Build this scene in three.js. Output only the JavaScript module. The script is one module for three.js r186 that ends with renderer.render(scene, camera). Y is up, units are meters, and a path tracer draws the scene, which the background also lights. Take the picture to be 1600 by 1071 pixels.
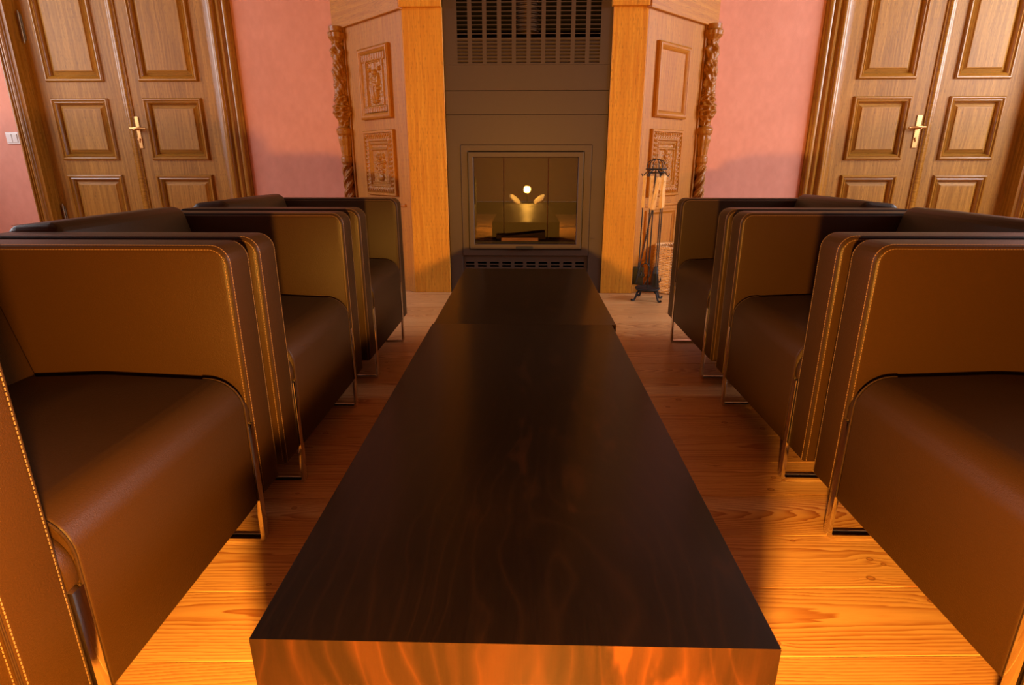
import * as THREE from 'three';
import { RoundedBoxGeometry } from 'three/addons/geometries/RoundedBoxGeometry.js';
import { mergeGeometries, mergeVertices, toCreasedNormals } from 'three/addons/utils/BufferGeometryUtils.js';
import { RectAreaLightUniformsLib } from 'three/addons/lights/RectAreaLightUniformsLib.js';

// ---------------------------------------------------------------- camera, sky, lights, exposure
const scene = new THREE.Scene();
const FOCAL = 890, PITCH = 17.58, YAW = 1.4;
const camera = new THREE.PerspectiveCamera(2 * Math.atan(535.5 / FOCAL) * 180 / Math.PI, 1600 / 1071, 0.05, 100);
camera.position.set(0, 0.9, 0);
camera.rotation.order = 'YXZ';
camera.rotation.set(-PITCH * Math.PI / 180, YAW * Math.PI / 180, 0);
scene.add(camera);
const renderer = new THREE.WebGLRenderer({ antialias: true });
renderer.toneMapping = THREE.LinearToneMapping;
renderer.toneMappingExposure = 1.0;
renderer.shadowMap.enabled = true;
scene.background = new THREE.Color(0.75, 0.85, 1.0);

const LAMP = { at: [0.01, 0.54, 0.07], color: [1.0, 0.45, 0.06], power: 21.5 };       // bare bulb low behind the near table end
const SKYLIGHT = { right: 15, left: 6, color: [0.93, 0.97, 1.05] };                  // daylight of the two tall side windows
RectAreaLightUniformsLib.init();
const WIN = { y0: 1.45, y1: 3.1, z0: -4.1, z1: -1.2, x: 5.0 };
for (const s of [1, -1]) {
  const l = new THREE.RectAreaLight(new THREE.Color(...SKYLIGHT.color), s > 0 ? SKYLIGHT.right : SKYLIGHT.left, WIN.z1 - WIN.z0 - 0.1, WIN.y1 - WIN.y0 - 0.1);
  l.name = 'window_daylight';
  l.position.set(s * (WIN.x + 0.1), (WIN.y0 + WIN.y1) / 2, (WIN.z0 + WIN.z1) / 2);
  l.lookAt(0, (WIN.y0 + WIN.y1) / 2, (WIN.z0 + WIN.z1) / 2);
  scene.add(l);
}

// ---------------------------------------------------------------- helpers
const names = {};
function numbered(n) { names[n] = (names[n] ?? -1) + 1; return names[n] ? `${n}_${String(names[n]).padStart(3, '0')}` : n; }
let seed = 7;
const rnd = () => { seed = (Math.imul(seed, 1664525) + 1013904223) >>> 0; return seed / 4294967296; };
const hash = (x, y) => { let h = Math.imul(x, 374761393) ^ Math.imul(y, 668265263); h = Math.imul(h ^ (h >>> 13), 1274126177); return ((h ^ (h >>> 16)) >>> 0) / 4294967296; };
function vnoise(x, y) {
  const xi = Math.floor(x), yi = Math.floor(y), fx = x - xi, fy = y - yi, u = fx * fx * (3 - 2 * fx), v = fy * fy * (3 - 2 * fy);
  const a = hash(xi, yi), b = hash(xi + 1, yi), c = hash(xi, yi + 1), d = hash(xi + 1, yi + 1);
  return a + (b - a) * u + (c - a) * v + (a - b - c + d) * u * v;
}
const fbm = (x, y, n = 4) => { let s = 0, a = 0.5, t = 0; for (let i = 0; i < n; i++) { s += a * vnoise(x, y); t += a; a *= 0.5; x = x * 2.03 + 17.3; y = y * 2.03 + 5.7; } return s / t; };
const clamp = (x, a = 0, b = 1) => Math.min(b, Math.max(a, x));
const smooth = (a, b, x) => { const t = clamp((x - a) / (b - a)); return t * t * (3 - 2 * t); };
function tex(w, h, fn, srgb = true) {
  const d = new Uint8Array(w * h * 4);
  for (let y = 0; y < h; y++) for (let x = 0; x < w; x++) { const c = fn(x, y), o = (y * w + x) * 4; d[o] = clamp(c[0]) * 255; d[o + 1] = clamp(c[1]) * 255; d[o + 2] = clamp(c[2]) * 255; d[o + 3] = 255; }
  const t = new THREE.DataTexture(d, w, h);
  t.wrapS = t.wrapT = THREE.MirroredRepeatWrapping; t.magFilter = THREE.LinearFilter; t.minFilter = THREE.LinearMipmapLinearFilter; t.generateMipmaps = true;
  if (srgb) t.colorSpace = THREE.SRGBColorSpace;
  t.needsUpdate = true;
  return t;
}
const mix3 = (a, b, t) => [a[0] + (b[0] - a[0]) * t, a[1] + (b[1] - a[1]) * t, a[2] + (b[2] - a[2]) * t];
const std = (o) => new THREE.MeshStandardMaterial(o);
const phys = (o) => new THREE.MeshPhysicalMaterial(o);
const rgb = (r, g, b) => new THREE.Color().setRGB(r, g, b);
function obj(name, g, m, parent = scene) {
  if (Array.isArray(g)) g = join(g);
  const o = new THREE.Mesh(g, m);
  o.name = parent === scene ? numbered(name) : name; o.castShadow = o.receiveShadow = true;
  parent.add(o);
  return o;
}
function thing(name, label, category, [x, y, z] = [0, 0, 0], turn = 0, group) {
  const o = new THREE.Group(); o.name = numbered(name); scene.add(o); o.position.set(x, y, z); o.rotation.y = turn;
  return tag(o, label, category, group);
}
function tag(o, label, category, group) { o.userData.label = label; o.userData.category = category; if (group) o.userData.group = group; return o; }
function struct(name, g, m, parent = scene) { const o = g ? obj(name, g, m, parent) : new THREE.Group(); if (!g) { o.name = name; parent.add(o); } o.name = name; if (parent === scene) o.userData.kind = 'structure'; return o; }
const stuff = (o) => { o.userData.kind = 'stuff'; return o; };
function join(list) {
  return mergeGeometries(list.map((g) => { const n = g.index ? g.toNonIndexed() : g.clone(); for (const k of Object.keys(n.attributes)) if (!['position', 'normal', 'uv'].includes(k)) n.deleteAttribute(k); return n; }));
}
function boxUV(g, off = [0, 0], turn = false) {                                        // uv in metres from the dominant normal; turn: grain along local y instead of u
  g = g.index ? g.toNonIndexed() : g;
  const p = g.attributes.position, n = g.attributes.normal, uv = new Float32Array(p.count * 2);
  for (let i = 0; i < p.count; i += 3) {
    let ax = 0, ay = 0, az = 0;
    for (let k = 0; k < 3; k++) { ax += Math.abs(n.getX(i + k)); ay += Math.abs(n.getY(i + k)); az += Math.abs(n.getZ(i + k)); }
    for (let k = 0; k < 3; k++) {
      const x = p.getX(i + k), y = p.getY(i + k), z = p.getZ(i + k);
      let a = ax > ay && ax > az ? [z, y] : ay > az ? [x, z] : [x, y];
      if (turn) a = [a[1], a[0]];
      uv[(i + k) * 2] = a[0] + off[0]; uv[(i + k) * 2 + 1] = a[1] + off[1];
    }
  }
  g.setAttribute('uv', new THREE.BufferAttribute(uv, 2));
  return g;
}
const box = (x0, y0, z0, x1, y1, z1, turn = false, off) => boxUV(new THREE.BoxGeometry(x1 - x0, y1 - y0, z1 - z0).translate((x0 + x1) / 2, (y0 + y1) / 2, (z0 + z1) / 2), off, turn);
const rbox = (x0, y0, z0, x1, y1, z1, r = 0.003, turn = false, seg = 2) => boxUV(new RoundedBoxGeometry(x1 - x0, y1 - y0, z1 - z0, seg, r).translate((x0 + x1) / 2, (y0 + y1) / 2, (z0 + z1) / 2), [x0, y0], turn);
const creased = (g, a = 0.6) => toCreasedNormals(g, a);
const rectShape = (x0, y0, x1, y1) => { const s = new THREE.Shape(); s.moveTo(x0, y0); s.lineTo(x1, y0); s.lineTo(x1, y1); s.lineTo(x0, y1); s.closePath(); return s; };
const hole = (x0, y0, x1, y1) => { const s = new THREE.Path(); s.moveTo(x0, y0); s.lineTo(x0, y1); s.lineTo(x1, y1); s.lineTo(x1, y0); s.closePath(); return s; };
function plate(x0, y0, x1, y1, holes, z0, z1, bevel = 0, turn = false) {
  const s = rectShape(x0 + bevel, y0 + bevel, x1 - bevel, y1 - bevel);
  for (const h of holes) s.holes.push(hole(h[0] - bevel, h[1] - bevel, h[2] + bevel, h[3] + bevel));
  const g = new THREE.ExtrudeGeometry(s, { depth: z1 - z0 - 2 * bevel, bevelEnabled: bevel > 0, bevelSize: bevel, bevelThickness: bevel, bevelSegments: 1 }).translate(0, 0, z0 + bevel);
  return boxUV(g, [x0, y0], turn);
}
// a mitred frame round a rectangle: profile = [[inset, z], ...]; the last loop may be capped
function frame(x0, y0, x1, y1, profile, cap = false, sides = [1, 1, 1, 1], turnUp = true) {
  const pos = [], uv = [];
  const c = (i, p) => [[x0 + p[0], y0 + p[0], p[1]], [x1 - p[0], y0 + p[0], p[1]], [x1 - p[0], y1 - p[0], p[1]], [x0 + p[0], y1 - p[0], p[1]]][i % 4];
  for (let s = 0; s < 4; s++) {
    if (!sides[s]) continue;
    let run = 0;
    for (let k = 0; k + 1 < profile.length; k++) {
      const A = profile[k], B = profile[k + 1], q = [c(s, A), c(s + 1, A), c(s + 1, B), c(s, B)], w = Math.hypot(A[0] - B[0], A[1] - B[1]);
      const along = (p) => (s % 2 ? p[1] : p[0]);
      const t = [[along(q[0]), run], [along(q[1]), run], [along(q[2]), run + w], [along(q[3]), run + w]];
      for (const i of [0, 1, 2, 0, 2, 3]) { pos.push(...q[i]); uv.push(t[i][0] + s * 0.31, t[i][1] + s * 0.17 + y0); }
      run += w;
    }
  }
  if (cap) {
    const P = profile[profile.length - 1], q = [0, 1, 2, 3].map((i) => c(i, P));
    for (const i of [0, 1, 2, 0, 2, 3]) { pos.push(...q[i]); uv.push(...(turnUp ? [q[i][1], q[i][0]] : [q[i][0], q[i][1]])); }
  }
  const g = new THREE.BufferGeometry();
  g.setAttribute('position', new THREE.Float32BufferAttribute(pos, 3)); g.setAttribute('uv', new THREE.Float32BufferAttribute(uv, 2));
  g.computeVertexNormals();
  return g;
}
// smooth little arcs for profiles
const bead = (i0, i1, z0, h, n = 6) => Array.from({ length: n + 1 }, (_, k) => { const a = Math.PI * (1 - k / n); return [(i0 + i1) / 2 + Math.cos(a) * (i1 - i0) / 2, z0 + Math.sin(a) * h]; });
const tube = (pts, r, seg = 40, sides = 8, closed = false) => new THREE.TubeGeometry(new THREE.CatmullRomCurve3(pts.map((p) => new THREE.Vector3(...p)), closed), seg, r, sides, closed);
const rod = (a, b, r0, r1 = r0, n = 10) => { const A = new THREE.Vector3(...a), B = new THREE.Vector3(...b), d = B.clone().sub(A); return new THREE.CylinderGeometry(r1, r0, d.length(), n).applyQuaternion(new THREE.Quaternion().setFromUnitVectors(new THREE.Vector3(0, 1, 0), d.clone().normalize())).translate(...A.add(B).multiplyScalar(0.5).toArray()); };

// ---------------------------------------------------------------- materials
function pine(k) {                                                                    // 2.4 m of plain-sawn pine board, 0.184 m wide
  const W = 2048, H = 160, knots = Array.from({ length: 10 }, () => [rnd() * 2.4, 0.02 + rnd() * 0.145, 0.0035 + rnd() * 0.005]);
  const mid = 0.03 + rnd() * 0.12, light = [0.86, 0.675, 0.455], dark = [0.58, 0.31, 0.13];
  return tex(W, H, (x, y) => {
    const u = x / W * 2.4, v = y / H * 0.184;
    let dv = v - mid - (vnoise(u * 1.3, k * 9) - 0.5) * 0.05, h = 0.012 + 0.09 * Math.pow(vnoise(u * 0.9 + 3, k * 5 + 1), 1.5), kn = 0, core = 0;
    for (const [a, b, r] of knots) {
      const dx = (u - a) * 0.5, dy = v - b, d2 = dx * dx + dy * dy;
      dv += 0.6 * r * Math.exp(-d2 / (r * r * 6)) * Math.sign(dy); h += r * 1.1 * Math.exp(-d2 / (r * r * 9));
      const d = Math.hypot((u - a) * 0.75, dy) / r;
      core = Math.max(core, 1 - smooth(0.75, 1.0, d)); kn = Math.max(kn, smooth(0.6, 0.85, d) * (1 - smooth(1.0, 1.25, d)));
    }
    const r = Math.sqrt(dv * dv + h * h) * 150 + (fbm(u * 12, v * 130 + k * 31, 2) - 0.5) * 0.6, f = r - Math.floor(r);
    const late = Math.pow(f, 2.4) * (1 - smooth(0.92, 1, f)) * (0.5 + 0.6 * vnoise(u * 2, v * 30 + k));
    const fib = (vnoise(u * 45, v * 1400 + k * 77) - 0.5) * 0.07 + (fbm(u * 1.5, v * 14 + k * 3, 2) - 0.5) * 0.16;
    let c = mix3(light, dark, clamp(late * 0.95 + 0.08 - fib));
    c = mix3(c, [0.66, 0.4, 0.18], core * 0.55); c = mix3(c, [0.4, 0.2, 0.08], kn * 0.55);
    return c;
  });
}
function oak(light, dark, k, contrast = 1) {                                          // 1 m x 1 m, grain along u
  const W = 1024, H = 1024;
  return tex(W, H, (x, y) => {
    const u = x / W, v = y / H, wob = (fbm(u * 1.6, v * 4 + k * 13, 3) - 0.5) * 0.05;
    const g1 = fbm(u * 3, (v + wob) * 90 + k * 7, 3), g2 = vnoise(u * 26, (v + wob) * 520 + k), pore = smooth(0.72, 0.9, vnoise(u * 38, v * 640 + k * 3));
    const t = clamp(0.5 + (g1 - 0.5) * 1.5 * contrast + (g2 - 0.5) * 0.35 * contrast + (fbm(u * 2, v * 7 + k, 2) - 0.5) * 0.5 * contrast);
    return mix3(mix3(light, dark, t), dark.map((c) => c * 0.7), pore * 0.5);
  });
}
const bumpFine = tex(512, 512, (x, y) => { const u = x / 512, v = y / 512, n = fbm(u * 90, v * 90, 3); return [n, n, n]; }, false);
bumpFine.repeat.set(9, 9);
const grainBump = tex(512, 512, (x, y) => { const n = vnoise(x / 512 * 14, y / 512 * 260) * 0.7 + vnoise(x / 512 * 40, y / 512 * 512) * 0.3; return [n, n, n]; }, false);
const M = {};
M.pine = [0, 1, 2, 3, 4].map((k) => { const map = pine(k + 1); map.repeat.set(1 / 2.4, 1 / 0.184); map.wrapT = THREE.RepeatWrapping; return [1, 0.93, 1.06].map((t) => phys({ clearcoat: 0.2, clearcoatRoughness: 0.3, map, color: rgb(t, t * (t < 1 ? 0.96 : 1), t * (t < 1 ? 0.92 : 1)), roughness: 0.42, bumpMap: grainBump, bumpScale: 0.0002 })); });
const doorMap = oak([0.7, 0.495, 0.18], [0.55, 0.365, 0.085], 2, 0.9), caseMap = oak([0.87, 0.62, 0.18], [0.77, 0.49, 0.1], 5, 0.9);
M.door = phys({ map: doorMap, roughness: 0.5, specularIntensity: 0.7, bumpMap: grainBump, bumpScale: 0.0003 });
M.mould = std({ map: doorMap, color: rgb(0.92, 0.88, 0.84), roughness: 0.27, bumpMap: grainBump, bumpScale: 0.0002 });
M.oak = std({ map: caseMap, roughness: 0.5, bumpMap: grainBump, bumpScale: 0.0003 });
M.carve = std({ map: caseMap, color: rgb(0.5, 0.42, 0.34), roughness: 0.42 });
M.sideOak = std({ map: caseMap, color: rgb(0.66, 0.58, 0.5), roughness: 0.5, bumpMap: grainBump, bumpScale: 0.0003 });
M.carvePanel = std({ map: caseMap, color: rgb(0.58, 0.5, 0.42), roughness: 0.45 });
const plaster = tex(1024, 1024, (x, y) => { const u = x / 1024, v = y / 1024, n = (fbm(u * 5, v * 5, 4) - 0.5) * 0.09 + (fbm(u * 60, v * 40, 3) - 0.5) * 0.04; return [0.87 + n, 0.61 + n * 0.9, 0.53 + n * 0.9]; });
plaster.repeat.set(0.5, 0.5);
M.wall = std({ map: plaster, roughness: 0.92, bumpMap: bumpFine, bumpScale: 0.0006 });
M.ceiling = std({ color: rgb(0.2, 0.12, 0.07), roughness: 0.95 });
M.dark = std({ color: rgb(0.012, 0.009, 0.007), roughness: 0.9 });
M.leather = phys({ color: rgb(0.033, 0.0134, 0.0034), roughness: 0.42, specularIntensity: 0.36, bumpMap: bumpFine, bumpScale: 0.00035 });
M.welt = phys({ color: rgb(0.026, 0.011, 0.0035), roughness: 0.6, specularIntensity: 0.3 });
M.thread = std({ color: rgb(0.22, 0.12, 0.055), roughness: 0.7 });
M.chrome = std({ color: rgb(0.78, 0.77, 0.76), metalness: 1, roughness: 0.1 });
M.hinge = std({ color: rgb(0.32, 0.27, 0.2), metalness: 1, roughness: 0.38 });
M.brass = std({ color: rgb(0.62, 0.36, 0.13), metalness: 1, roughness: 0.3 });
M.steel = std({ color: rgb(0.07, 0.042, 0.027), roughness: 0.5, metalness: 0.25 });
M.iron = std({ color: rgb(0.03, 0.028, 0.03), roughness: 0.55, metalness: 0.6 });
M.flue = std({ color: rgb(0.16, 0.1, 0.06), roughness: 0.5, metalness: 0.8 });
M.chamotte = std({ color: rgb(0.04, 0.022, 0.01), roughness: 0.45 });
M.glass = phys({ color: rgb(0.93, 0.9, 0.84), roughness: 0, transmission: 1, thickness: 0, ior: 1.5 });
M.white = std({ color: rgb(0.8, 0.78, 0.75), roughness: 0.35 });
M.ash = std({ color: rgb(0.12, 0.1, 0.085), roughness: 1 });
const woodEnd = tex(256, 256, (x, y) => { const r = Math.hypot(x - 90, y - 128) / 256 * 26 + fbm(x / 30, y / 30, 2), f = r - Math.floor(r); return mix3([0.75, 0.55, 0.3], [0.6, 0.38, 0.18], f * f); });
M.log = std({ map: oak([0.74, 0.54, 0.3], [0.55, 0.35, 0.17], 9, 1.1), roughness: 0.8 });
M.bark = std({ map: oak([0.25, 0.17, 0.11], [0.12, 0.08, 0.05], 11, 1.3), roughness: 0.95 });
M.ashwood = std({ map: oak([0.95, 0.8, 0.54], [0.85, 0.63, 0.35], 14, 1), roughness: 0.45 });
M.wicker = std({ map: oak([0.97, 0.84, 0.64], [0.88, 0.66, 0.42], 17, 1.1), roughness: 0.35 });
function veneer(k, base0, fleckTone, lively = 0) {
  return tex(1024, 2048, (x, y) => {                                                 // 0.6 m x 1.2 m, grain along v
    const u = x / 1024 * 0.6, v = y / 2048 * 1.2, wob = (fbm(u * 3.5 + k, v * 2.2, 4) - 0.5) * 0.25;
    const r = (u + wob) * 28 + fbm(u * 5, v * 1.2 + k, 3) * 7, f = r - Math.floor(r), line = Math.pow(Math.abs(f - 0.5) * 2, 6);
    const fleck = smooth(0.62, 0.8, fbm(u * 26 + k * 5, v * 9, 4)) * smooth(0.45, 0.7, fbm(u * 7, v * 3 + 40, 2));
    const fine = vnoise(u * 900, v * 40) - 0.5, n = fbm(u * 9, v * 3 + 7 * k, 3) - 0.5;
    const base = [base0[0] + n * 0.04 + fine * 0.016, base0[1] + n * 0.018 + fine * 0.009, base0[2] + n * 0.008 + fine * 0.005];
    return mix3(base, fleckTone, clamp(line * 0.35 + fleck * 0.8 + lively * (smooth(0.42, 0.75, fbm(u * 22 + wob * 30, v * 2.5 + 3, 3)) * 0.7 + smooth(0.6, 0.8, fbm(u * 60, v * 5, 3)) * 0.3)) * 0.85);
  });
}
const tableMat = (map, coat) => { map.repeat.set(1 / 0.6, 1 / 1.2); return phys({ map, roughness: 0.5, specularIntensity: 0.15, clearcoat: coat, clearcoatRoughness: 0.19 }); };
M.table = tableMat(veneer(3, [0.03, 0.011, 0.007], [0.12, 0.046, 0.02]), 0.32);            // dark stained top, same stain as the ends, darkened for its dim light
M.tableEndLit = tableMat(veneer(8, [0.075, 0.03, 0.014], [0.27, 0.13, 0.05], 0.75), 0.3);            // livelier figure on the end panels, same stain painted lighter for lamp glow

// ---------------------------------------------------------------- room
const BACK = -4.67, FRONT = 6, SIDE = 5.0, TOP = 3.3, T = 0.3;
const DOORS = [{ x0: -3.87, x1: -2.38 }, { x0: 2.335, x1: 3.80 }], DTOP = 2.75;
const floor = struct('floor', box(-SIDE - T, -0.2, BACK - T, SIDE + T, -0.024, FRONT + T), M.dark);
{ // boards run across the room, about 2 degrees off the wall line
  const shapes = [];
  for (let k = 0; k < 6; k++) {
    const w = 0.1832, c = 0.0016, s = new THREE.Shape();
    s.moveTo(0, -0.022); s.lineTo(w, -0.022); s.lineTo(w, -c); s.lineTo(w - c, 0); s.lineTo(c, 0); s.lineTo(0, -c); s.closePath();
    const g = new THREE.ExtrudeGeometry(s, { depth: 10.2, bevelEnabled: false }).rotateY(Math.PI / 2).translate(-5.1, 0, 0);
    const p = g.attributes.position, uv = g.attributes.uv, off = rnd() * 2.4;
    for (let i = 0; i < p.count; i++) uv.setXY(i, p.getX(i) + 5.1 + off, clamp(-p.getZ(i) / 0.1835, 0.005, 0.995) * 0.184);
    shapes.push(g);
  }
  for (let i = -25; i < 20; i++) {
    const o = obj('plank', shapes[Math.floor(rnd() * 6)], M.pine[Math.floor(rnd() * 5)][Math.floor(rnd() * 3)], floor);
    o.position.set(0, 0, -1.034 - i * 0.184 * -1 + 0.0);
    o.rotation.y = 0.034;
  }
}
const seg = (x0, x1, y0, y1) => box(x0, y0, BACK - T, x1, y1, BACK);
struct('wall_back', [seg(-SIDE - T, DOORS[0].x0 - 0.006, 0, TOP), seg(DOORS[0].x1 + 0.006, DOORS[1].x0 - 0.006, 0, TOP), seg(DOORS[1].x1 + 0.006, SIDE + T, 0, TOP),
  seg(DOORS[0].x0, DOORS[0].x1, DTOP + 0.006, TOP), seg(DOORS[1].x0, DOORS[1].x1, DTOP + 0.006, TOP), box(DOORS[0].x0, 0, BACK - T, DOORS[0].x1, DTOP, BACK - 0.22), box(DOORS[1].x0, 0, BACK - T, DOORS[1].x1, DTOP, BACK - 0.22)], M.wall);
for (const s of [1, -1]) {
  const a = s > 0 ? WIN.x : -WIN.x - T, b = a + T;
  struct(s > 0 ? 'wall_right' : 'wall_left', [box(a, 0, BACK, b, TOP, WIN.z0), box(a, 0, WIN.z1, b, TOP, FRONT), box(a, 0, WIN.z0, b, WIN.y0, WIN.z1), box(a, WIN.y1, WIN.z0, b, TOP, WIN.z1)], M.wall);
  // window: white frame, glazing bars and bright panes lit by the sky
  const win = struct(s > 0 ? 'window_1' : 'window_2', null);
  const f = (x) => s * x, X0 = WIN.x + 0.16, bars = [];
  const bx = (x0, y0, z0, x1, y1, z1) => box(Math.min(f(x0), f(x1)), y0, z0, Math.max(f(x0), f(x1)), y1, z1);
  bars.push(bx(X0, WIN.y0, WIN.z0, X0 + 0.07, WIN.y1, WIN.z0 + 0.07), bx(X0, WIN.y0, WIN.z1 - 0.07, X0 + 0.07, WIN.y1, WIN.z1), bx(X0, WIN.y0, WIN.z0, X0 + 0.07, WIN.y0 + 0.07, WIN.z1), bx(X0, WIN.y1 - 0.07, WIN.z0, X0 + 0.07, WIN.y1, WIN.z1));
  obj('window_frame', bars, M.white, win);
  const zc = (WIN.z0 + WIN.z1) / 2;
  obj('glazing_bar', bx(X0 + 0.01, WIN.y0, zc - 0.03, X0 + 0.06, WIN.y1, zc + 0.03), M.white, win);
  obj('glazing_bar', bx(X0 + 0.01, 2.45, WIN.z0, X0 + 0.06, 2.51, WIN.z1), M.white, win);
  const glow = std({ color: rgb(0.8, 0.8, 0.8), roughness: 0.2, emissive: rgb(...SKYLIGHT.color), emissiveIntensity: 2.2 });
  for (const [z0, z1] of [[WIN.z0, zc], [zc, WIN.z1]]) for (const [y0, y1] of [[WIN.y0, 2.48], [2.48, WIN.y1]]) obj('window_pane', bx(X0 + 0.03, y0 + 0.03, z0 + 0.03, X0 + 0.04, y1 - 0.03, z1 - 0.03), glow, win);
  obj('window_sill', bx(WIN.x - 0.05, WIN.y0 - 0.04, WIN.z0 - 0.06, WIN.x + 0.16, WIN.y0, WIN.z1 + 0.06), M.white, win);
}
struct('wall_front', box(-SIDE - T, 0, FRONT, SIDE + T, TOP, FRONT + T), M.wall);
struct('ceiling', box(-SIDE - T, TOP, BACK - T, SIDE + T, TOP + 0.2, FRONT + T), M.ceiling);
{
  const sk = (x0, x1, n) => struct(n, [rbox(x0, 0, BACK, x1, 0.16, BACK + 0.022, 0.003), rbox(x0, 0.16, BACK, x1, 0.18, BACK + 0.012, 0.003)], M.door);
  sk(-5, -3.98, 'baseboard_left'); sk(-2.18, -1.45, 'baseboard_back'); sk(1.42, 2.115, 'baseboard_fireplace'); sk(3.91, 5, 'baseboard_right');
}

// double doors: three raised panels on each leaf, moulded casing
function makeDoor(n, { x0, x1 }, o) {
  const d = struct(`door_${n}`, null), zl = BACK - 0.10;                             // leaf face
  d.userData.label = o.label;
  const prof = [[-0.20, 0], [-0.20, 0.018], [-0.185, 0.026], ...bead(-0.185, -0.15, 0.026, 0.012, 5), [-0.145, 0.022], ...[0, 1, 2, 3, 4, 5].map((k) => [-0.145 + 0.045 * k / 5, 0.022 + 0.016 * Math.sin(k / 5 * 3.1)]), [-0.095, 0.024], ...bead(-0.092, -0.05, 0.028, 0.022, 7), [-0.046, 0.024], [-0.03, 0.018], [0.0, 0.014], [0.0, -0.13]];
  const cas = frame(x0, -0.3, x1, DTOP, prof), cp = cas.attributes.position;          // the architrave is narrower on the side away from the fireplace
  for (let i = 0; i < cp.count; i++) { const x = cp.getX(i); if (x < x0 - 1e-4 && n === 1) cp.setX(i, x0 + (x - x0) * 0.55); if (x > x1 + 1e-4 && n === 2) cp.setX(i, x1 + (x - x1) * 0.55); }
  cas.computeVertexNormals();
  obj('casing', creased(cas, 0.5).translate(0, 0, BACK), M.mould, d);
  const meet = o.meet, gap = 0.003;
  for (const s of [-1, 1]) {
    const a = s < 0 ? x0 : meet + gap / 2, b = s < 0 ? meet - gap / 2 : x1, [p0, p1] = s < 0 ? o.left : o.right, ys = [[0.22, 0.803], [0.914, 1.38], [1.497, 2.56]];
    const leaf = obj('door_leaf', plate(a, 0.008, b, DTOP - 0.004, ys.map(([y0, y1]) => [p0 + 0.03, y0 + 0.03, p1 - 0.03, y1 - 0.03]), zl - 0.045, zl, 0, true), M.door, d);
    for (const [y0, y1] of ys) {
      obj('panel_moulding', creased(frame(p0, y0, p1, y1, [[0, 0], [0.003, 0.012], ...bead(0.004, 0.022, 0.013, 0.007, 5), [0.026, 0.01], [0.034, 0.013], [0.04, 0.008], [0.045, -0.004], [0.05, -0.02]]), 0.5).translate(0, 0, zl), M.mould, leaf);
      obj('raised_panel', frame(p0 + 0.04, y0 + 0.04, p1 - 0.04, y1 - 0.04, [[0, -0.02], [0.008, -0.02], [0.035, -0.006], [0.038, -0.001], [0.042, 0.0]], true).translate(0, 0, zl), M.door, leaf);
    }
  }
  const r = o.ridge;
  obj('meeting_bead', creased(join([boxUV(new THREE.CylinderGeometry(0.019, 0.019, DTOP - 0.02, 20).scale(1.15, 1, 0.75).translate(r, DTOP / 2, zl + 0.006)), rbox(r - 0.032, 0.01, zl - 0.001, r + 0.032, DTOP - 0.01, zl + 0.009, 0.003)]), 0.5), M.mould, d);
  for (const [hx, hy] of o.hinges) {
    const cyl = (y0, y1, rr) => new THREE.CylinderGeometry(rr, rr, y1 - y0, 14).translate(hx, (y0 + y1) / 2, zl + 0.016);
    obj('hinge', [cyl(hy, hy + 0.1, 0.009), cyl(hy + 0.103, hy + 0.2, 0.009), cyl(hy - 0.012, hy, 0.0055), cyl(hy + 0.2, hy + 0.212, 0.0055), rbox(hx - 0.012, hy + 0.01, zl, hx + 0.012, hy + 0.19, zl + 0.01, 0.002)], M.hinge, d);
  }
  // brass lever handle with a long plate
  const hx = o.handle, dir = o.lever, h = new THREE.Group(); h.name = 'door_handle'; d.add(h); h.position.set(hx, 1.12, zl);
  obj('handle_plate', rbox(-0.02, -0.115, 0, 0.02, 0.125, 0.007, 0.003), M.brass, h);
  obj('lever', [new THREE.CylinderGeometry(0.011, 0.011, 0.05, 16).rotateX(Math.PI / 2).translate(0, 0.035, 0.028), tube([[-dir * 0.03, 0.035, 0.05], [0, 0.035, 0.052], [dir * 0.03, 0.036, 0.055], [dir * 0.065, 0.034, 0.052], [dir * 0.09, 0.031, 0.05]], 0.0085, 20, 10), new THREE.SphereGeometry(0.0095, 12, 8).translate(dir * 0.091, 0.031, 0.05)], M.brass, h);
  obj('lock_cylinder', [new THREE.CylinderGeometry(0.0095, 0.0095, 0.012, 16).rotateX(Math.PI / 2).translate(0, -0.045, 0.01), rbox(-0.0045, -0.07, 0.003, 0.0045, -0.048, 0.014, 0.002)], M.brass, h);
}
makeDoor(1, DOORS[0], { label: 'panelled oak double door left of the fireplace', meet: -3.145, ridge: -3.14, left: [-3.755, -3.295], right: [-3.02, -2.55], hinges: [[-2.418, 1.78], [-3.845, 1.78], [-3.845, 0.36]], handle: -3.10, lever: 1 });
makeDoor(2, DOORS[1], { label: 'panelled oak double door right of the fireplace', meet: 3.085, ridge: 3.085, left: [2.49, 2.93], right: [3.21, 3.63], hinges: [[2.375, 1.8], [3.765, 1.8]], handle: 3.015, lever: -1 });

{ // light switch at the far left
  const t = thing('light_switch', 'white double light switch on the pink wall at far left', 'light switch', [-4.045, 1.08, BACK]);
  obj('switch_plate', rbox(-0.052, -0.044, 0, 0.052, 0.044, 0.009, 0.003), M.white, t);
  for (const x of [-0.022, 0.022]) obj('rocker', rbox(x - 0.019, -0.032, 0.006, x + 0.019, 0.032, 0.014, 0.003).rotateX(0.04), M.white, t);
}

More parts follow.
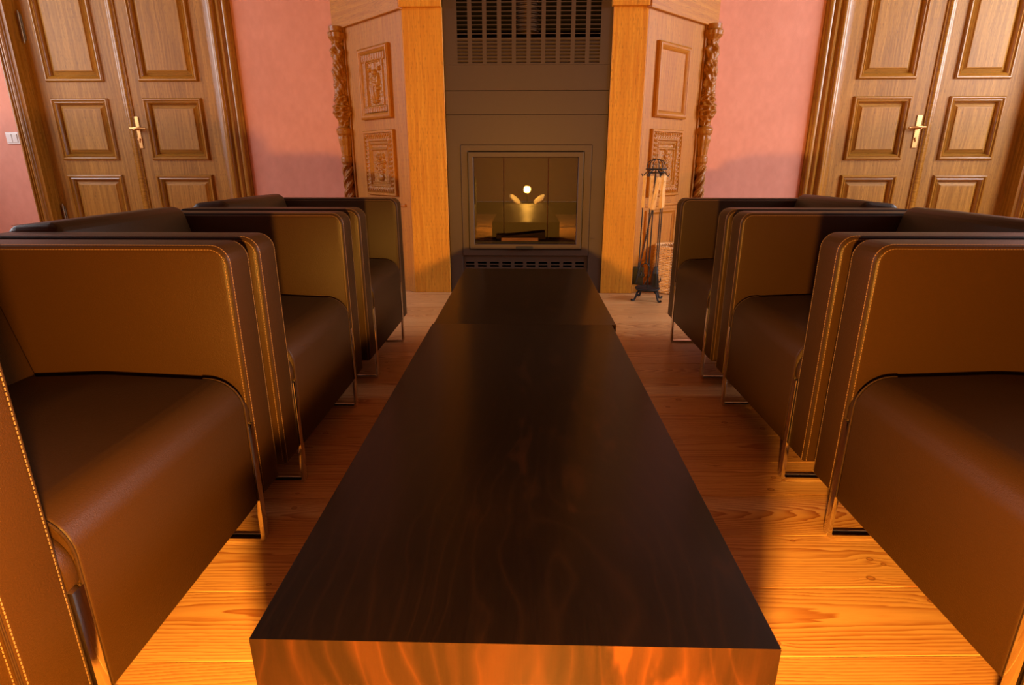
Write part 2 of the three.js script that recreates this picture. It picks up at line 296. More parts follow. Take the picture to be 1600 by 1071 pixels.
// ---------------------------------------------------------------- fireplace surround of oak with carved panels
const FP = thing('fireplace_surround', 'tall carved oak fireplace surround around the black stove', 'fireplace', [0, 0, -4.03]);
const colL = [-0.797, -0.54], colR = [0.537, 0.757];
for (const [a, b] of [colL, colR]) {
  obj('column', rbox(a, 0, -0.55, b, 3.28, 0, 0.004, true), M.oak, FP);
  obj('mantel_beam', [rbox(a - 0.012, 1.826, -0.5, b, 2.95, 0.026, 0.005, true)], M.oak, FP);
}
obj('chimney_breast', [box(colL[1], 2.4, -0.5, colR[0], TOP, -0.02), box(-0.78, 2.94, -0.6, 0.74, TOP, -0.02)], M.sideOak, FP);
// relief: a height field on a grid with the ornament modelled in it
function relief(w, h, nx, ny, height) {
  const g = new THREE.PlaneGeometry(w, h, nx, ny), p = g.attributes.position, uv = g.attributes.uv;
  for (let i = 0; i < p.count; i++) { const x = p.getX(i), y = p.getY(i); p.setZ(i, height(x / w + 0.5, y / h + 0.5, x, y)); uv.setXY(i, y, x); }
  g.computeVertexNormals();
  return g;
}
const ell = (u, v, cx, cy, rx, ry) => Math.max(0, 1 - ((u - cx) / rx) ** 2 - ((v - cy) / ry) ** 2);
const dome = (u, v, cx, cy, rx, ry, h) => h * Math.sqrt(ell(u, v, cx, cy, rx, ry));
function figureField(u, v) {                                                          // a robed figure in a niche under a pediment
  let z = -0.006;
  const niche = Math.abs(u - 0.5) < 0.3 && v > 0.12 && v < 0.86;
  if (niche) z -= 0.008;
  for (const s of [-1, 1]) { const c = 0.5 + s * 0.36; if (Math.abs(u - c) < 0.045 && v > 0.1 && v < 0.88) z += 0.012 * Math.sqrt(1 - ((u - c) / 0.046) ** 2); }
  if (v < 0.1 || v > 0.88) z += 0.008 + 0.004 * Math.sin(u * 60) * (v > 0.9 || v < 0.08 ? 1 : 0);
  z += Math.max(dome(u, v, 0.5, 0.78, 0.2, 0.1, 0.012) * (0.6 + 0.4 * Math.cos((u - 0.5) * 50)), 0);
  z = Math.max(z, -0.014 + dome(u, v, 0.5, 0.68, 0.085, 0.06, 0.03), -0.014 + dome(u, v, 0.5, 0.53, 0.15, 0.13, 0.03) + 0.003 * Math.sin(v * 90 + u * 20), -0.014 + dome(u, v, 0.47, 0.34, 0.16, 0.2, 0.028) + 0.004 * Math.sin(u * 70 + v * 12));
  for (const [x, y, rx, ry] of [[0.36, 0.52, 0.06, 0.1], [0.64, 0.55, 0.055, 0.12], [0.61, 0.4, 0.1, 0.035], [0.42, 0.18, 0.06, 0.03], [0.58, 0.18, 0.06, 0.03], [0.3, 0.74, 0.05, 0.04], [0.7, 0.74, 0.05, 0.04]]) z = Math.max(z, -0.014 + dome(u, v, x, y, rx, ry, 0.024));
  return z + (fbm(u * 40, v * 60, 2) - 0.5) * 0.003;
}
function scrollField(k) {
  return (u, v, x, y) => {                                                            // leaf border, stepped inner frame, bouquet relief
    const e = Math.min(u * 0.36, (1 - u) * 0.36, v * 0.42, (1 - v) * 0.42);
    let z = -0.004;
    if (e < 0.045) { const t = Math.min(u, 1 - u) * 0.36 < Math.min(v, 1 - v) * 0.42 ? y : x; z += 0.011 * Math.abs(Math.sin(t * 105 + e * 70)) * Math.sin(clamp(e / 0.045) * Math.PI) + 0.003 * Math.sin(t * 210); }
    else if (e < 0.055) z += 0.007; else if (e < 0.07) z -= 0.004; else if (e < 0.078) z += 0.002; else {
      z -= 0.01;
      const cx = (u - 0.5) * 0.36, cy = (v - 0.47) * 0.42;
      for (let i = 0; i < 26; i++) { const a = hash(i, k) * 6.28, r = Math.sqrt(hash(i, k + 9)) * 0.075, px = r * Math.cos(a) * 0.75, py = r * Math.sin(a) * 1.15 + 0.015, s = 0.011 + hash(i, k + 4) * 0.011, d = Math.hypot(cx - px, cy - py) / s; if (d < 1) z = Math.max(z, -0.012 + 0.02 * Math.sqrt(1 - d * d) * (0.75 + 0.25 * Math.cos(Math.atan2(cy - py, cx - px) * 5))); }
      z = Math.max(z, -0.012 + dome(cx, cy, 0, -0.085, 0.04, 0.03, 0.022));
      if (Math.abs(cx) < 0.1 && cy > 0.105 && cy < 0.118) z += 0.012;
    }
    return z + (fbm(u * 60, v * 60, 2) - 0.5) * 0.004;
  };
}
function termFigure() {                                                               // carved term: capital, foliage bust, bracket, vase and twisted shaft
  const keys = [[0, 0.05], [0.06, 0.052], [0.08, 0.04], [0.12, 0.034], [0.5, 0.036], [0.86, 0.035], [0.885, 0.036], [0.9, 0.045], [0.935, 0.045], [0.945, 0.034], [1.0, 0.04], [1.07, 0.05], [1.09, 0.046], [1.1, 0.058], [1.13, 0.062], [1.145, 0.052], [1.15, 0.03], [1.18, 0.034], [1.21, 0.05], [1.245, 0.068], [1.29, 0.064], [1.32, 0.05], [1.34, 0.058], [1.365, 0.046], [1.4, 0.04], [1.46, 0.046], [1.52, 0.05], [1.57, 0.046], [1.61, 0.038], [1.64, 0.048], [1.67, 0.05], [1.7, 0.036], [1.73, 0.042], [1.76, 0.06], [1.785, 0.062], [1.795, 0.054], [1.826, 0.056]];
  const R = (y) => { for (let i = 1; i < keys.length; i++) if (y <= keys[i][0]) { const [a, b] = keys[i - 1], [c, d] = keys[i]; return b + (d - b) * smooth(0, 1, (y - a) / (c - a)); } return 0.05; };
  const N = 56, H = 360, g = new THREE.CylinderGeometry(1, 1, 1.826, N, H, false).translate(0, 0.913, 0), p = g.attributes.position, uv = g.attributes.uv;
  for (let i = 0; i < p.count; i++) {
    const x = p.getX(i), y = p.getY(i), z = p.getZ(i), a = Math.atan2(z, x); let r = R(y);
    if (Math.hypot(x, z) < 0.5) { p.setXYZ(i, 0, y, 0); continue; }
    if (y > 0.1 && y < 0.87) r *= 1 + 0.26 * Math.sin(a * 3 + y * 70) + 0.08 * Math.sin(a * 9 + y * 210);
    else if (y > 0.945 && y < 1.09) r *= 1 + 0.07 * Math.cos(a * 8);
    else if (y > 1.16 && y < 1.37) r *= 1 + 0.2 * Math.sin(a * 7 + Math.sin(y * 70) * 1.4) * Math.sin(y * 95) + 0.12 * Math.cos(y * 180);
    else if (y > 1.37 && y < 1.72) r *= 1 + 0.42 * (fbm(Math.cos(a) * 3.2 + 9, y * 42 + Math.sin(a) * 3.2, 4) - 0.5) * 2 + 0.1 * Math.sin(a * 4 + y * 60);
    else if (y > 1.73) r *= 1 + 0.1 * Math.abs(Math.sin(a * 6)) * (y < 1.79 ? 1 : 0);
    r *= 1 + 0.05 * (vnoise(a * 5 + 20, y * 130) - 0.5);
    p.setXYZ(i, Math.cos(a) * r, y, Math.sin(a) * r); uv.setXY(i, y, a * 0.05);
  }
  g.computeVertexNormals();
  return g;
}
const term = termFigure();
for (const s of [-1, 1]) {
  const G = new THREE.Group(); G.name = 'side_panel'; FP.add(G);
  const cx = s < 0 ? colL[0] : colR[1]; G.position.set(cx, 0, 0); G.rotation.y = s * Math.PI / 4;
  const X = (a, b) => s > 0 ? [a, b] : [-b, -a], L = s < 0 ? 0.86 : 0.83;
  const put = (name, g, m) => obj(name, g, m, G);
  const [bx0, bx1] = X(0.0, L), ua = s < 0 ? X(0.155, 0.545) : X(0.115, 0.505), la = s < 0 ? X(0.15, 0.55) : X(0.105, 0.495);
  put('side_board', plate(bx0, 0, bx1, 2.9, [], -0.06, 0, 0.002, true), M.sideOak);
  put('mantel_beam', rbox(bx0 - 0.01, 1.815, -0.08, bx1 + 0.006, 2.95, 0.026, 0.005), M.sideOak);
  obj('side_return', box(...(s < 0 ? [cx - L * 0.707 + 0.02, 0, -0.65, cx - L * 0.707 + 0.06, 2.9, -0.56] : [cx + L * 0.707 - 0.06, 0, -0.65, cx + L * 0.707 - 0.02, 2.9, -0.56]), true), M.sideOak, FP);
  // plain slip beside the carved term
  const [q0, q1] = X(L - 0.135, L - 0.115); put('edge_moulding', [rbox(q0, 0, 0, q1, 1.82, 0.014, 0.004, true), rbox(...((a) => [a[0], 1.16, 0, a[1], 1.34, 0.05, 0.004, true])(X(L - 0.11, L - 0.01)))], M.carve);
  // upper frame
  const fprof = [[0, 0], [0, 0.02], [0.006, 0.026], ...bead(0.008, 0.026, 0.024, 0.006, 4), [0.03, 0.022], [0.042, 0.012], [0.046, 0.004]];
  put('panel_frame', creased(frame(ua[0], 1.19, ua[1], 1.65, fprof), 0.5), M.sideOak);
  if (s < 0) put('carved_panel', relief(ua[1] - ua[0] - 0.09, 0.37, 100, 130, figureField).translate((ua[0] + ua[1]) / 2, 1.42, 0.016), M.carvePanel);
  else put('plain_panel', rbox(ua[0] + 0.04, 1.23, 0, ua[1] - 0.04, 1.61, 0.006, 0.002, true), M.sideOak);
  // lower carved panel with its leaf border
  put('panel_frame', creased(frame(la[0], 0.67, la[1], 1.115, [[0, 0], [0, 0.018], [0.004, 0.022], [0.016, 0.022], [0.02, 0.014]]), 0.5), M.sideOak);
  put('carved_panel', relief(la[1] - la[0] - 0.034, 0.41, 120, 130, scrollField(s + 5)).translate((la[0] + la[1]) / 2, 0.8925, 0.016), M.carvePanel);
  // plain foot panel
  put('panel_frame', creased(frame(la[0], 0.1, la[1], 0.575, [[0, 0], [0.002, 0.012], ...bead(0.004, 0.02, 0.012, 0.006, 4), [0.024, 0.008], [0.032, 0.002]]), 0.5), M.sideOak);
  put('shelf_moulding', rbox(X(0.06, 0.54)[0], 0.6, 0, X(0.06, 0.54)[1], 0.62, 0.012, 0.004), M.sideOak);
  const t = obj('carved_term', term, M.carve, G); t.position.set(s * (L - 0.075), 0, 0.034); t.rotation.y = s > 0 ? 0.4 : 2.1;
}

// ---------------------------------------------------------------- stove insert
const ST = thing('stove', 'black steel built-in stove with slotted grille and glass door', 'stove', [0, 0, -4.04]);
{
  const holes = [], L0 = -0.449, PX = 0.0938, SW = 0.0675;
  for (let c = 0; c < 10; c++) { const x = L0 + c * PX; for (let r = 0; r < 20; r++) holes.push([x, 1.655 + r * 0.0255, x + SW, 1.655 + r * 0.0255 + 0.0215]); }
  const fine = []; for (let c = 0; c < 10; c++) { const x = L0 + c * PX; for (let r = 0; r < 7; r++) fine.push([x, 1.508 + r * 0.0205, x + SW, 1.508 + r * 0.0205 + 0.0145]); }
  obj('grille', plate(-0.536, 1.5, 0.534, 2.39, [...holes, ...fine], -0.004, 0), M.steel, ST);
  obj('louvre_plate', [box(-0.47, 1.49, -0.02, 0.47, 1.653, -0.012), ...Array.from({ length: 7 }, (_, r) => box(-0.46, -0.0015, -0.008, 0.46, 0.0015, 0.008).rotateX(0.7).translate(0, 1.514 + r * 0.0205, -0.01))], M.steel, ST);
  obj('upper_plate', rbox(-0.536, 1.3465, -0.02, 0.534, 1.5, -0.001, 0.0015), M.steel, ST);
  obj('middle_plate', rbox(-0.536, 1.2005, -0.02, 0.534, 1.344, 0, 0.0015), M.steel, ST);
  obj('front_plate', plate(-0.536, 0, 0.534, 1.198, [[-0.447, 0.02, 0.44, 1.011]], -0.02, 0, 0.001), M.steel, ST);
  obj('rivet', new THREE.SphereGeometry(0.004, 10, 6).scale(1, 1, 0.5).translate(-0.004, 1.184, 0), M.steel, ST);
  obj('door_surround', plate(-0.4445, 0.268, 0.4375, 1.0085, [[-0.4, 0.309, 0.389, 0.971]], -0.02, 0.004, 0.0015), M.steel, ST);
  const ventHoles = []; for (let c = 0; c < 10; c++) for (const y of [0.183, 0.206]) ventHoles.push([-0.43 + c * 0.087, y, -0.43 + c * 0.087 + 0.062, y + 0.015]);
  obj('vent_plate', plate(-0.4445, 0.022, 0.4375, 0.265, ventHoles, -0.03, -0.012), M.steel, ST);
  obj('latch', rbox(0.452, 0.388, 0, 0.48, 0.393, 0.006, 0.001), M.steel, ST);
  const d = obj('stove_door', creased(frame(-0.394, 0.315, 0.383, 0.965, [[0, -0.02], [0, 0.008], [0.003, 0.012], [0.03, 0.012], [0.034, 0.008], [0.036, -0.012]]), 0.4), M.steel, ST);
  obj('door_glass', box(-0.362, 0.347, -0.004, 0.351, 0.933, 0.0), M.glass, d);
  obj('door_handle', [rbox(-0.07, 0.318, 0.01, 0.05, 0.326, 0.034, 0.003), rbox(-0.07, 0.318, 0.03, 0.05, 0.336, 0.036, 0.002)], M.iron, d);
  // firebox: three back slabs, sides, floor, roof
  const z0 = -0.4, fb = (n, a, m = M.chamotte) => obj(n, a, m, ST);
  for (const [a, b] of [[-0.40, -0.172], [-0.169, 0.161], [0.164, 0.39]]) fb('firebox_slab', rbox(a, 0.31, z0 - 0.03, b, 0.98, z0, 0.003));
  fb('firebox_wall', box(-0.43, 0.31, z0, -0.395, 0.98, -0.03)); fb('firebox_wall', box(0.384, 0.31, z0, 0.42, 0.98, -0.03));
  fb('firebox_floor', box(-0.43, 0.29, z0 - 0.03, 0.42, 0.325, -0.022)); fb('firebox_roof', box(-0.43, 0.97, z0 - 0.03, 0.42, 1.0, -0.022), M.iron);
  fb('grate_lip', rbox(-0.36, 0.325, -0.07, 0.35, 0.362, -0.05, 0.003), M.iron);
  // flue behind the grille
  const pts = []; for (let i = 0; i <= 220; i++) { const y = 1.72 + i * 0.0035; pts.push(new THREE.Vector2(0.072 + 0.005 * Math.sin(i * 0.0035 / 0.0255 * Math.PI * 2), y)); }
  obj('flue_pipe', new THREE.LatheGeometry(pts, 40).translate(-0.002, 0, -0.2), M.flue, ST);
  obj('hot_air_box', [box(-0.54, 1.1, -0.5, 0.54, 2.4, -0.48), box(-0.54, 1.3, -0.48, 0.54, 1.34, -0.03), box(-0.545, 0, -0.5, -0.538, 2.4, -0.03), box(0.536, 0, -0.5, 0.543, 2.4, -0.03), box(-0.535, 0.015, -0.3, 0.533, 0.268, -0.28)], M.dark, ST);
  stuff(obj('ash_bed', relief(0.72, 0.3, 60, 30, (u, v) => 0.012 * fbm(u * 14, v * 7, 3)).rotateX(-Math.PI / 2).translate(-0.005, 0.327, -0.22), M.ash, ST));
}
function splitLog(len, r, k) {
  const s = new THREE.Shape(); s.moveTo(0, 0); s.lineTo(r, 0.1 * r); s.absarc(0, 0, r, 0.1, 1.35, false); s.closePath();
  const g = new THREE.ExtrudeGeometry(s, { depth: len, bevelEnabled: true, bevelSize: 0.002, bevelThickness: 0.002, bevelSegments: 1, curveSegments: 10 }).rotateY(Math.PI / 2).translate(-len / 2, 0, r / 2);
  return boxUV(g, [k, k * 0.3]);
}
for (const [label, at, turn, tilt, len] of [
  ['split pale log lying foremost at the bottom of the stove', [-0.045, 0.338, -4.12], 0.02, 0, 0.26],
  ['charred split log leaning across the back of the stove', [-0.02, 0.352, -4.21], 0.12, 0.09, 0.32],
  ['dark thin log behind the two others in the stove', [-0.06, 0.34, -4.3], -0.12, 0.02, 0.32]]) {
  const t = thing('firewood_log', label, 'log', at, turn, 'logs laid in the stove'); t.rotation.z = tilt;
  obj('split_wood', splitLog(len, 0.045, len), label.startsWith('split') ? M.log : M.bark, t);
}

// ---------------------------------------------------------------- coffee tables
function makeTable(label, cx, z0, z1, w) {
  const t = thing('coffee_table', label, 'table', [cx, 0, (z0 + z1) / 2], 0), h = (z0 - z1) / 2, y = 0.385, th = 0.075;
  // mitred waterfall: profiles in (z, y), extruded across the width with a tiny eased edge
  const slabX = (poly) => { const s = new THREE.Shape(poly.map((p) => new THREE.Vector2(...p))), e = 0.0017; return new THREE.ExtrudeGeometry(s, { depth: 2 * w - 2 * e, bevelEnabled: true, bevelSize: e, bevelOffset: -e, bevelThickness: e, bevelSegments: 2 }).translate(0, 0, -w + e).rotateY(-Math.PI / 2); };
  const uvT = (g, shift) => { g = creased(g, 0.5); const p = g.attributes.position, n = g.attributes.normal, uv = g.attributes.uv; for (let i = 0; i < p.count; i++) { const flat = Math.abs(n.getY(i)) > 0.6; uv.setXY(i, p.getX(i) + 0.3 + (Math.abs(n.getX(i)) > 0.7 ? p.getY(i) : 0), flat ? -p.getZ(i) : p.getY(i) + shift); } return g; };
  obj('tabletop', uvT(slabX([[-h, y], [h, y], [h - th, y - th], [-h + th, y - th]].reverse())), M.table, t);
  obj('end_panel', uvT(slabX([[h, 0], [h, y], [h - th, y - th], [h - th, 0]]), 2.31), M.tableEndLit, t);
  obj('end_panel', uvT(slabX([[-h, 0], [-h, y], [-h + th, y - th], [-h + th, 0]].reverse()), 1.7), M.tableEndLit, t);
}
makeTable('low dark brown veneered coffee table nearest the camera', -0.012, -0.506, -1.8265, 0.299);
makeTable('second dark coffee table, set end to end towards the fireplace', -0.003, -1.827, -2.868, 0.304);

// ---------------------------------------------------------------- armchairs
function outlinePts(pts, n) {                                                         // straight runs and corner arcs: [x, y, radius]
  const out = [];
  for (let i = 0; i < pts.length; i++) {
    const P = pts[i];
    if (!P[2] || i === 0 || i === pts.length - 1) { out.push([P[0], P[1]]); continue; }
    const A = pts[i - 1], B = pts[i + 1], a = new THREE.Vector2(A[0] - P[0], A[1] - P[1]).normalize(), b = new THREE.Vector2(B[0] - P[0], B[1] - P[1]).normalize();
    const half = Math.acos(clamp(a.dot(b), -1, 1)) / 2, t = P[2] / Math.tan(half), c = a.clone().add(b).normalize().multiplyScalar(P[2] / Math.sin(half)).add(new THREE.Vector2(P[0], P[1]));
    const s0 = Math.atan2(P[1] + a.y * t - c.y, P[0] + a.x * t - c.x); let s1 = Math.atan2(P[1] + b.y * t - c.y, P[0] + b.x * t - c.x);
    while (s1 - s0 > Math.PI) s1 -= 2 * Math.PI; while (s1 - s0 < -Math.PI) s1 += 2 * Math.PI;
    for (let k = 0; k <= n; k++) { const g = s0 + (s1 - s0) * k / n; out.push([c.x + Math.cos(g) * P[2], c.y + Math.sin(g) * P[2]]); }
  }
  return out;
}
function slab(loop, z0, z1, bevel, segs = 5, arc = 10) {                              // closed rounded outline extruded along z with rounded edges
  const first = loop[0], mid = [(first[0] + loop[loop.length - 1][0]) / 2, (first[1] + loop[loop.length - 1][1]) / 2];
  const o = outlinePts([mid, ...loop, mid], arc), s = new THREE.Shape(o.slice(0, -1).map((p) => new THREE.Vector2(...p)));
  const g = new THREE.ExtrudeGeometry(s, { depth: z1 - z0 - 2 * bevel, bevelEnabled: true, bevelSize: bevel, bevelOffset: -bevel, bevelThickness: bevel, bevelSegments: segs }).translate(0, 0, z0 + bevel);
  return boxUV(creased(g, 0.7));
}
function resample(pts, step) {
  const out = []; let carry = 0;
  for (let i = 0; i + 1 < pts.length; i++) {
    const [ax, ay] = pts[i], [bx, by] = pts[i + 1], L = Math.hypot(bx - ax, by - ay); if (L < 1e-6) continue;
    for (let d = carry; d < L; d += step) out.push([ax + (bx - ax) * d / L, ay + (by - ay) * d / L, (bx - ax) / L, (by - ay) / L]);
    carry = (carry + Math.ceil((L - carry) / step) * step) - L;
  }
  return out;
}
function stitches(pts, zs, lift = 0.0004) {
  const list = [], b = new THREE.BoxGeometry(0.0046, 0.0011, 0.0013);
  for (const z of zs) for (const [x, y, tx, ty] of resample(pts, 0.0066)) list.push(b.clone().rotateZ(Math.atan2(ty, tx)).translate(x + -ty * lift, y + tx * lift, z));
  return join(list);
}
const welt = (pts, z, r) => tube(pts.map((p) => [p[0], p[1], z]), r, 160, 6);
const dense = (pts, step = 0.02) => { const r = resample(pts, step).map((p) => [p[0], p[1]]); r.push(pts[pts.length - 1]); return r; };
const armLoop = [[0.355, 0.115, 0.012], [0.355, 0.73, 0.04], [-0.355, 0.73, 0.035], [-0.355, 0.115, 0.012]];
const armPath = outlinePts([[-0.33, 0.73], [0.355, 0.73, 0.04], [0.355, 0.125]], 12);
const armGeo = slab(armLoop, -0.05, 0.05, 0.013);
const inset = (d) => outlinePts([[-0.33, 0.73 - d], [0.355 - d, 0.73 - d, 0.04 - d], [0.355 - d, 0.125]], 12);   // the same path, d deeper: the seam runs on the rounded edge
const armWelts = join([-1, 1].flatMap((s) => [welt(dense(inset(0.0034), 0.015), s * 0.0453, 0.0014), welt(dense(inset(0.0046), 0.015), s * 0.0472, 0.0014)]));
const armStitch = join([[0.0008, 0.0409], [0.0094, 0.0494]].flatMap(([d, z]) => [stitches(inset(d).reverse(), [-z, z], -0.0002)]));
const seatLoop = [[0.355, 0.115, 0.006], [0.355, 0.432, 0.075], [0.05, 0.4455, 0.6], [-0.3, 0.43, 0.02], [-0.3, 0.115, 0.006]];
const seatGeo = slab(seatLoop, -0.2555, 0.2555, 0.008, 4, 14);
const bandGeo = slab([[0.343, 0.115, 0.003], [0.343, 0.314, 0], [0.3525, 0.322, 0.004], [0.3525, 0.412, 0.074], [0.05, 0.42, 0.6], [-0.3, 0.406, 0.02], [-0.3, 0.115, 0.006]], 0.2565, 0.2795, 0.003, 2, 12);
const pipePath = dense(outlinePts([[0.354, 0.12], [0.354, 0.4305, 0.0745], [0.27, 0.4345]], 14), 0.012);
const backGeo = slab([[-0.108, 0.36, 0], [-0.2, 0.755, 0.04], [-0.355, 0.742, 0.04], [-0.355, 0.115, 0.012], [-0.3, 0.115, 0], [-0.3, 0.36, 0]], -0.2785, 0.2785, 0.018, 5);
const backStitch = stitches(outlinePts([[-0.125, 0.43], [-0.2, 0.755, 0.04], [-0.345, 0.743]], 10).reverse(), [-0.255, 0.255], -0.0008);
function legFrame() {
  const o = outlinePts([[0.356, 0.316], [0.356, 0, 0.012], [-0.34, 0, 0.012], [-0.34, 0.14]], 6), i = outlinePts([[0.345, 0.316], [0.345, 0.01, 0.004], [-0.329, 0.01, 0.004], [-0.329, 0.14]], 6);
  const s = new THREE.Shape([...o, ...i.reverse()].map((p) => new THREE.Vector2(...p)));
  return creased(new THREE.ExtrudeGeometry(s, { depth: 0.0205, bevelEnabled: true, bevelSize: 0.0008, bevelOffset: -0.0008, bevelThickness: 0.0008, bevelSegments: 2 }).translate(0, 0, -0.01025), 0.5);
}
const legGeo = legFrame();
function makeChair() {
  const t = thing('armchair', '', 'armchair', [0, 0, 0], 0, 'brown leather cube armchairs in two rows');
  for (const s of [1, -1]) {
    const a = obj('armrest', armGeo, M.leather, t); a.position.z = s * 0.33;
    obj('welt', armWelts, M.welt, a); stuff(obj('stitching', armStitch, M.thread, a));
  }
  const seat = obj('seat', seatGeo, M.leather, t);
  for (const s of [1, -1]) { const b = obj('seat_band', bandGeo, M.leather, seat); if (s < 0) b.scale.z = -1; obj('piping', tube(pipePath.map((p) => [p[0], p[1], s * 0.256]), 0.0022, 120, 8), M.leather, seat); }
  const back = obj('backrest', backGeo, M.leather, t); stuff(obj('stitching', backStitch, M.thread, back));
  for (const s of [1, -1]) obj('leg_frame', legGeo, M.chrome, t).position.z = s * 0.268;
  return t;
}
const proto = makeChair();
const chairs = [
  [-0.995, -0.925, 0, 'brown leather armchair nearest the camera in the left row'],
  [-0.998, -1.735, 0, 'brown leather armchair second from the camera in the left row'],
  [-0.993, -2.585, 0, 'brown leather armchair closest to the fireplace in the left row'],
  [1.115, -0.975, Math.PI, 'brown leather armchair nearest the camera in the right row'],
  [1.115, -1.785, Math.PI, 'brown leather armchair second from the camera in the right row'],
  [1.118, -2.61, Math.PI, 'brown leather armchair beside the tool stand in the right row'],
];
chairs.forEach(([x, z, a, label], i) => {
  const c = i ? proto.clone() : proto;
  if (i) { c.name = numbered('armchair'); scene.add(c); c.userData = { ...proto.userData }; }
  c.position.set(x, 0, z); c.rotation.y = a; c.userData.label = label;
});

// ---------------------------------------------------------------- fire tools and basket
const TS = [0.83, 0, -3.84];
{
  const t = thing('tool_stand', 'black wrought iron fire tool stand on three feet', 'tool stand', TS);
  obj('base_dish', new THREE.LatheGeometry([[0, 0.066], [0.06, 0.066], [0.078, 0.072], [0.084, 0.08], [0.08, 0.086], [0.07, 0.08], [0.05, 0.075], [0, 0.075]].map((p) => new THREE.Vector2(...p)), 40), M.iron, t);
  for (const a of [-2.75, -0.9, 0.35, 1.9].slice(0, 4)) {
    const c = Math.cos(a), s = -Math.sin(a), R = (r, y) => [c * r, y, s * r];
    const g = tube([R(0.06, 0.068), R(0.078, 0.055), R(0.088, 0.03), R(0.1, 0.007), R(0.115, 0.006), R(0.122, 0.012)], 0.007, 30, 8); obj('foot', g, M.iron, t);
  }
  obj('pole', rod([0.004, 0.07, -0.02], [0.004, 0.86, -0.02], 0.0045), M.iron, t);
  const ring = (r, y, rr, tilt = 0) => new THREE.TorusGeometry(r, rr, 8, 44).rotateX(Math.PI / 2 - tilt).translate(0.004, y, 0);
  obj('hook_ring', [ring(0.066, 0.858, 0.0036), ring(0.05, 0.835, 0.003, 0.1), ...[0.15, 1.4, 2.4, 3.3, 4.4, 5.4].map((a) => tube([[0.004, 0.86, -0.02], [Math.cos(a) * 0.035, 0.85, Math.sin(a) * 0.035], [Math.cos(a) * 0.066, 0.83, Math.sin(a) * 0.066], [Math.cos(a) * 0.078, 0.812, Math.sin(a) * 0.078], [Math.cos(a) * 0.088, 0.83, Math.sin(a) * 0.088]], 0.003, 20, 6))], M.iron, t);
  obj('loop_handle', [0, 1.05, 2.1].map((a) => tube([[Math.cos(a) * 0.06, 0.858, Math.sin(a) * 0.06], [Math.cos(a) * 0.05, 0.9, Math.sin(a) * 0.05], [0, 0.918, 0], [-Math.cos(a) * 0.05, 0.9, -Math.sin(a) * 0.05], [-Math.cos(a) * 0.06, 0.858, -Math.sin(a) * 0.06]], 0.0028, 30, 6)), M.iron, t);
}
function woodHandle(w, th) {                                                          // flat waisted handle with a drop-shaped hanging hole, hung at its top
  const s = new THREE.Shape(); s.moveTo(-w * 0.42, 0); s.bezierCurveTo(-w * 0.55, 0.05, -w * 0.25, 0.09, -w * 0.4, 0.14); s.lineTo(-w * 0.45, 0.2); s.quadraticCurveTo(0, 0.206, w * 0.45, 0.2); s.lineTo(w * 0.4, 0.14); s.bezierCurveTo(w * 0.25, 0.09, w * 0.55, 0.05, w * 0.42, 0); s.closePath();
  const h = new THREE.Path(); h.absellipse(0, 0.165, 0.0042, 0.008, 0, Math.PI * 2, true); s.holes.push(h);
  return boxUV(creased(new THREE.ExtrudeGeometry(s, { depth: th - 0.004, bevelEnabled: true, bevelSize: 0.002, bevelOffset: -0.002, bevelThickness: 0.002, bevelSegments: 2 }).translate(0, 0, -th / 2 + 0.002), 0.6), [w, 0], true);
}
function tool(name, label, dx, dz, turn, lean, w, rodTo, head) {
  const t = thing(name, label, name.startsWith('hearth') ? 'brush' : name.replace('fire_', '').replace('ash_', ''), [TS[0] + dx, 0, TS[2] + dz], turn); t.rotation.z = lean;
  obj('wooden_handle', woodHandle(w, 0.017).translate(0, 0.615, 0), M.ashwood, t);
  obj('shaft', [rod([0, rodTo, 0], [0, 0.62, 0], 0.0036), ...Array.from({ length: 8 }, (_, k) => new THREE.TorusGeometry(0.0046, 0.0016, 5, 12).rotateX(1.2).translate(0, 0.42 + k * 0.012, 0))], M.iron, t);
  obj('head', head, M.iron, t);
}
tool('ash_shovel', 'black ash shovel hanging leftmost on the tool stand', -0.066, -0.012, -0.3, 0.0, 0.025, 0.24, [rbox(-0.034, 0.1, -0.004, 0.034, 0.225, 0.002, 0.0015), rbox(-0.036, 0.1, -0.004, -0.032, 0.215, 0.02, 0.001), rbox(0.032, 0.1, -0.004, 0.036, 0.215, 0.02, 0.001), rod([0, 0.215, 0], [0, 0.26, 0], 0.008, 0.004)]);
tool('fire_tongs', 'fire tongs with curled iron jaws hanging second from the left', -0.028, 0.03, 0.0, 0.0, 0.025, 0.25, [tube([[0, 0.26, 0], [-0.03, 0.235, 0], [-0.042, 0.19, 0], [-0.026, 0.155, 0], [-0.006, 0.17, 0], [-0.012, 0.19, 0]], 0.0038, 30, 6), tube([[0, 0.26, 0], [0.022, 0.235, 0], [0.034, 0.19, 0], [0.02, 0.15, 0], [0.0, 0.11, 0]], 0.0038, 30, 6)]);
tool('fire_poker', 'fire poker with pale waisted handle tilted across the front', -0.115, 0.08, 0.0, -0.15, 0.036, 0.14, [rod([0, 0.13, 0], [0, 0.18, 0], 0.002, 0.006), tube([[0, 0.19, 0], [0.012, 0.18, 0], [0.022, 0.195, 0], [0.018, 0.21, 0]], 0.004, 16, 6)]);
{
  const br = []; for (let i = 0; i < 90; i++) { const a = rnd() * 6.28, r = Math.sqrt(rnd()) * 0.016; br.push(rod([Math.cos(a) * r, 0.2, Math.sin(a) * r], [Math.cos(a) * r * 1.9, 0.1, Math.sin(a) * r * 1.9], 0.0015, 0.001, 4)); }
  tool('hearth_brush', 'dark bristled hearth brush hanging at the right front of the stand', 0.036, 0.05, -0.5, 0.0, 0.025, 0.2, [rod([0, 0.19, 0], [0, 0.235, 0], 0.02, 0.012, 16), ...br]);
}
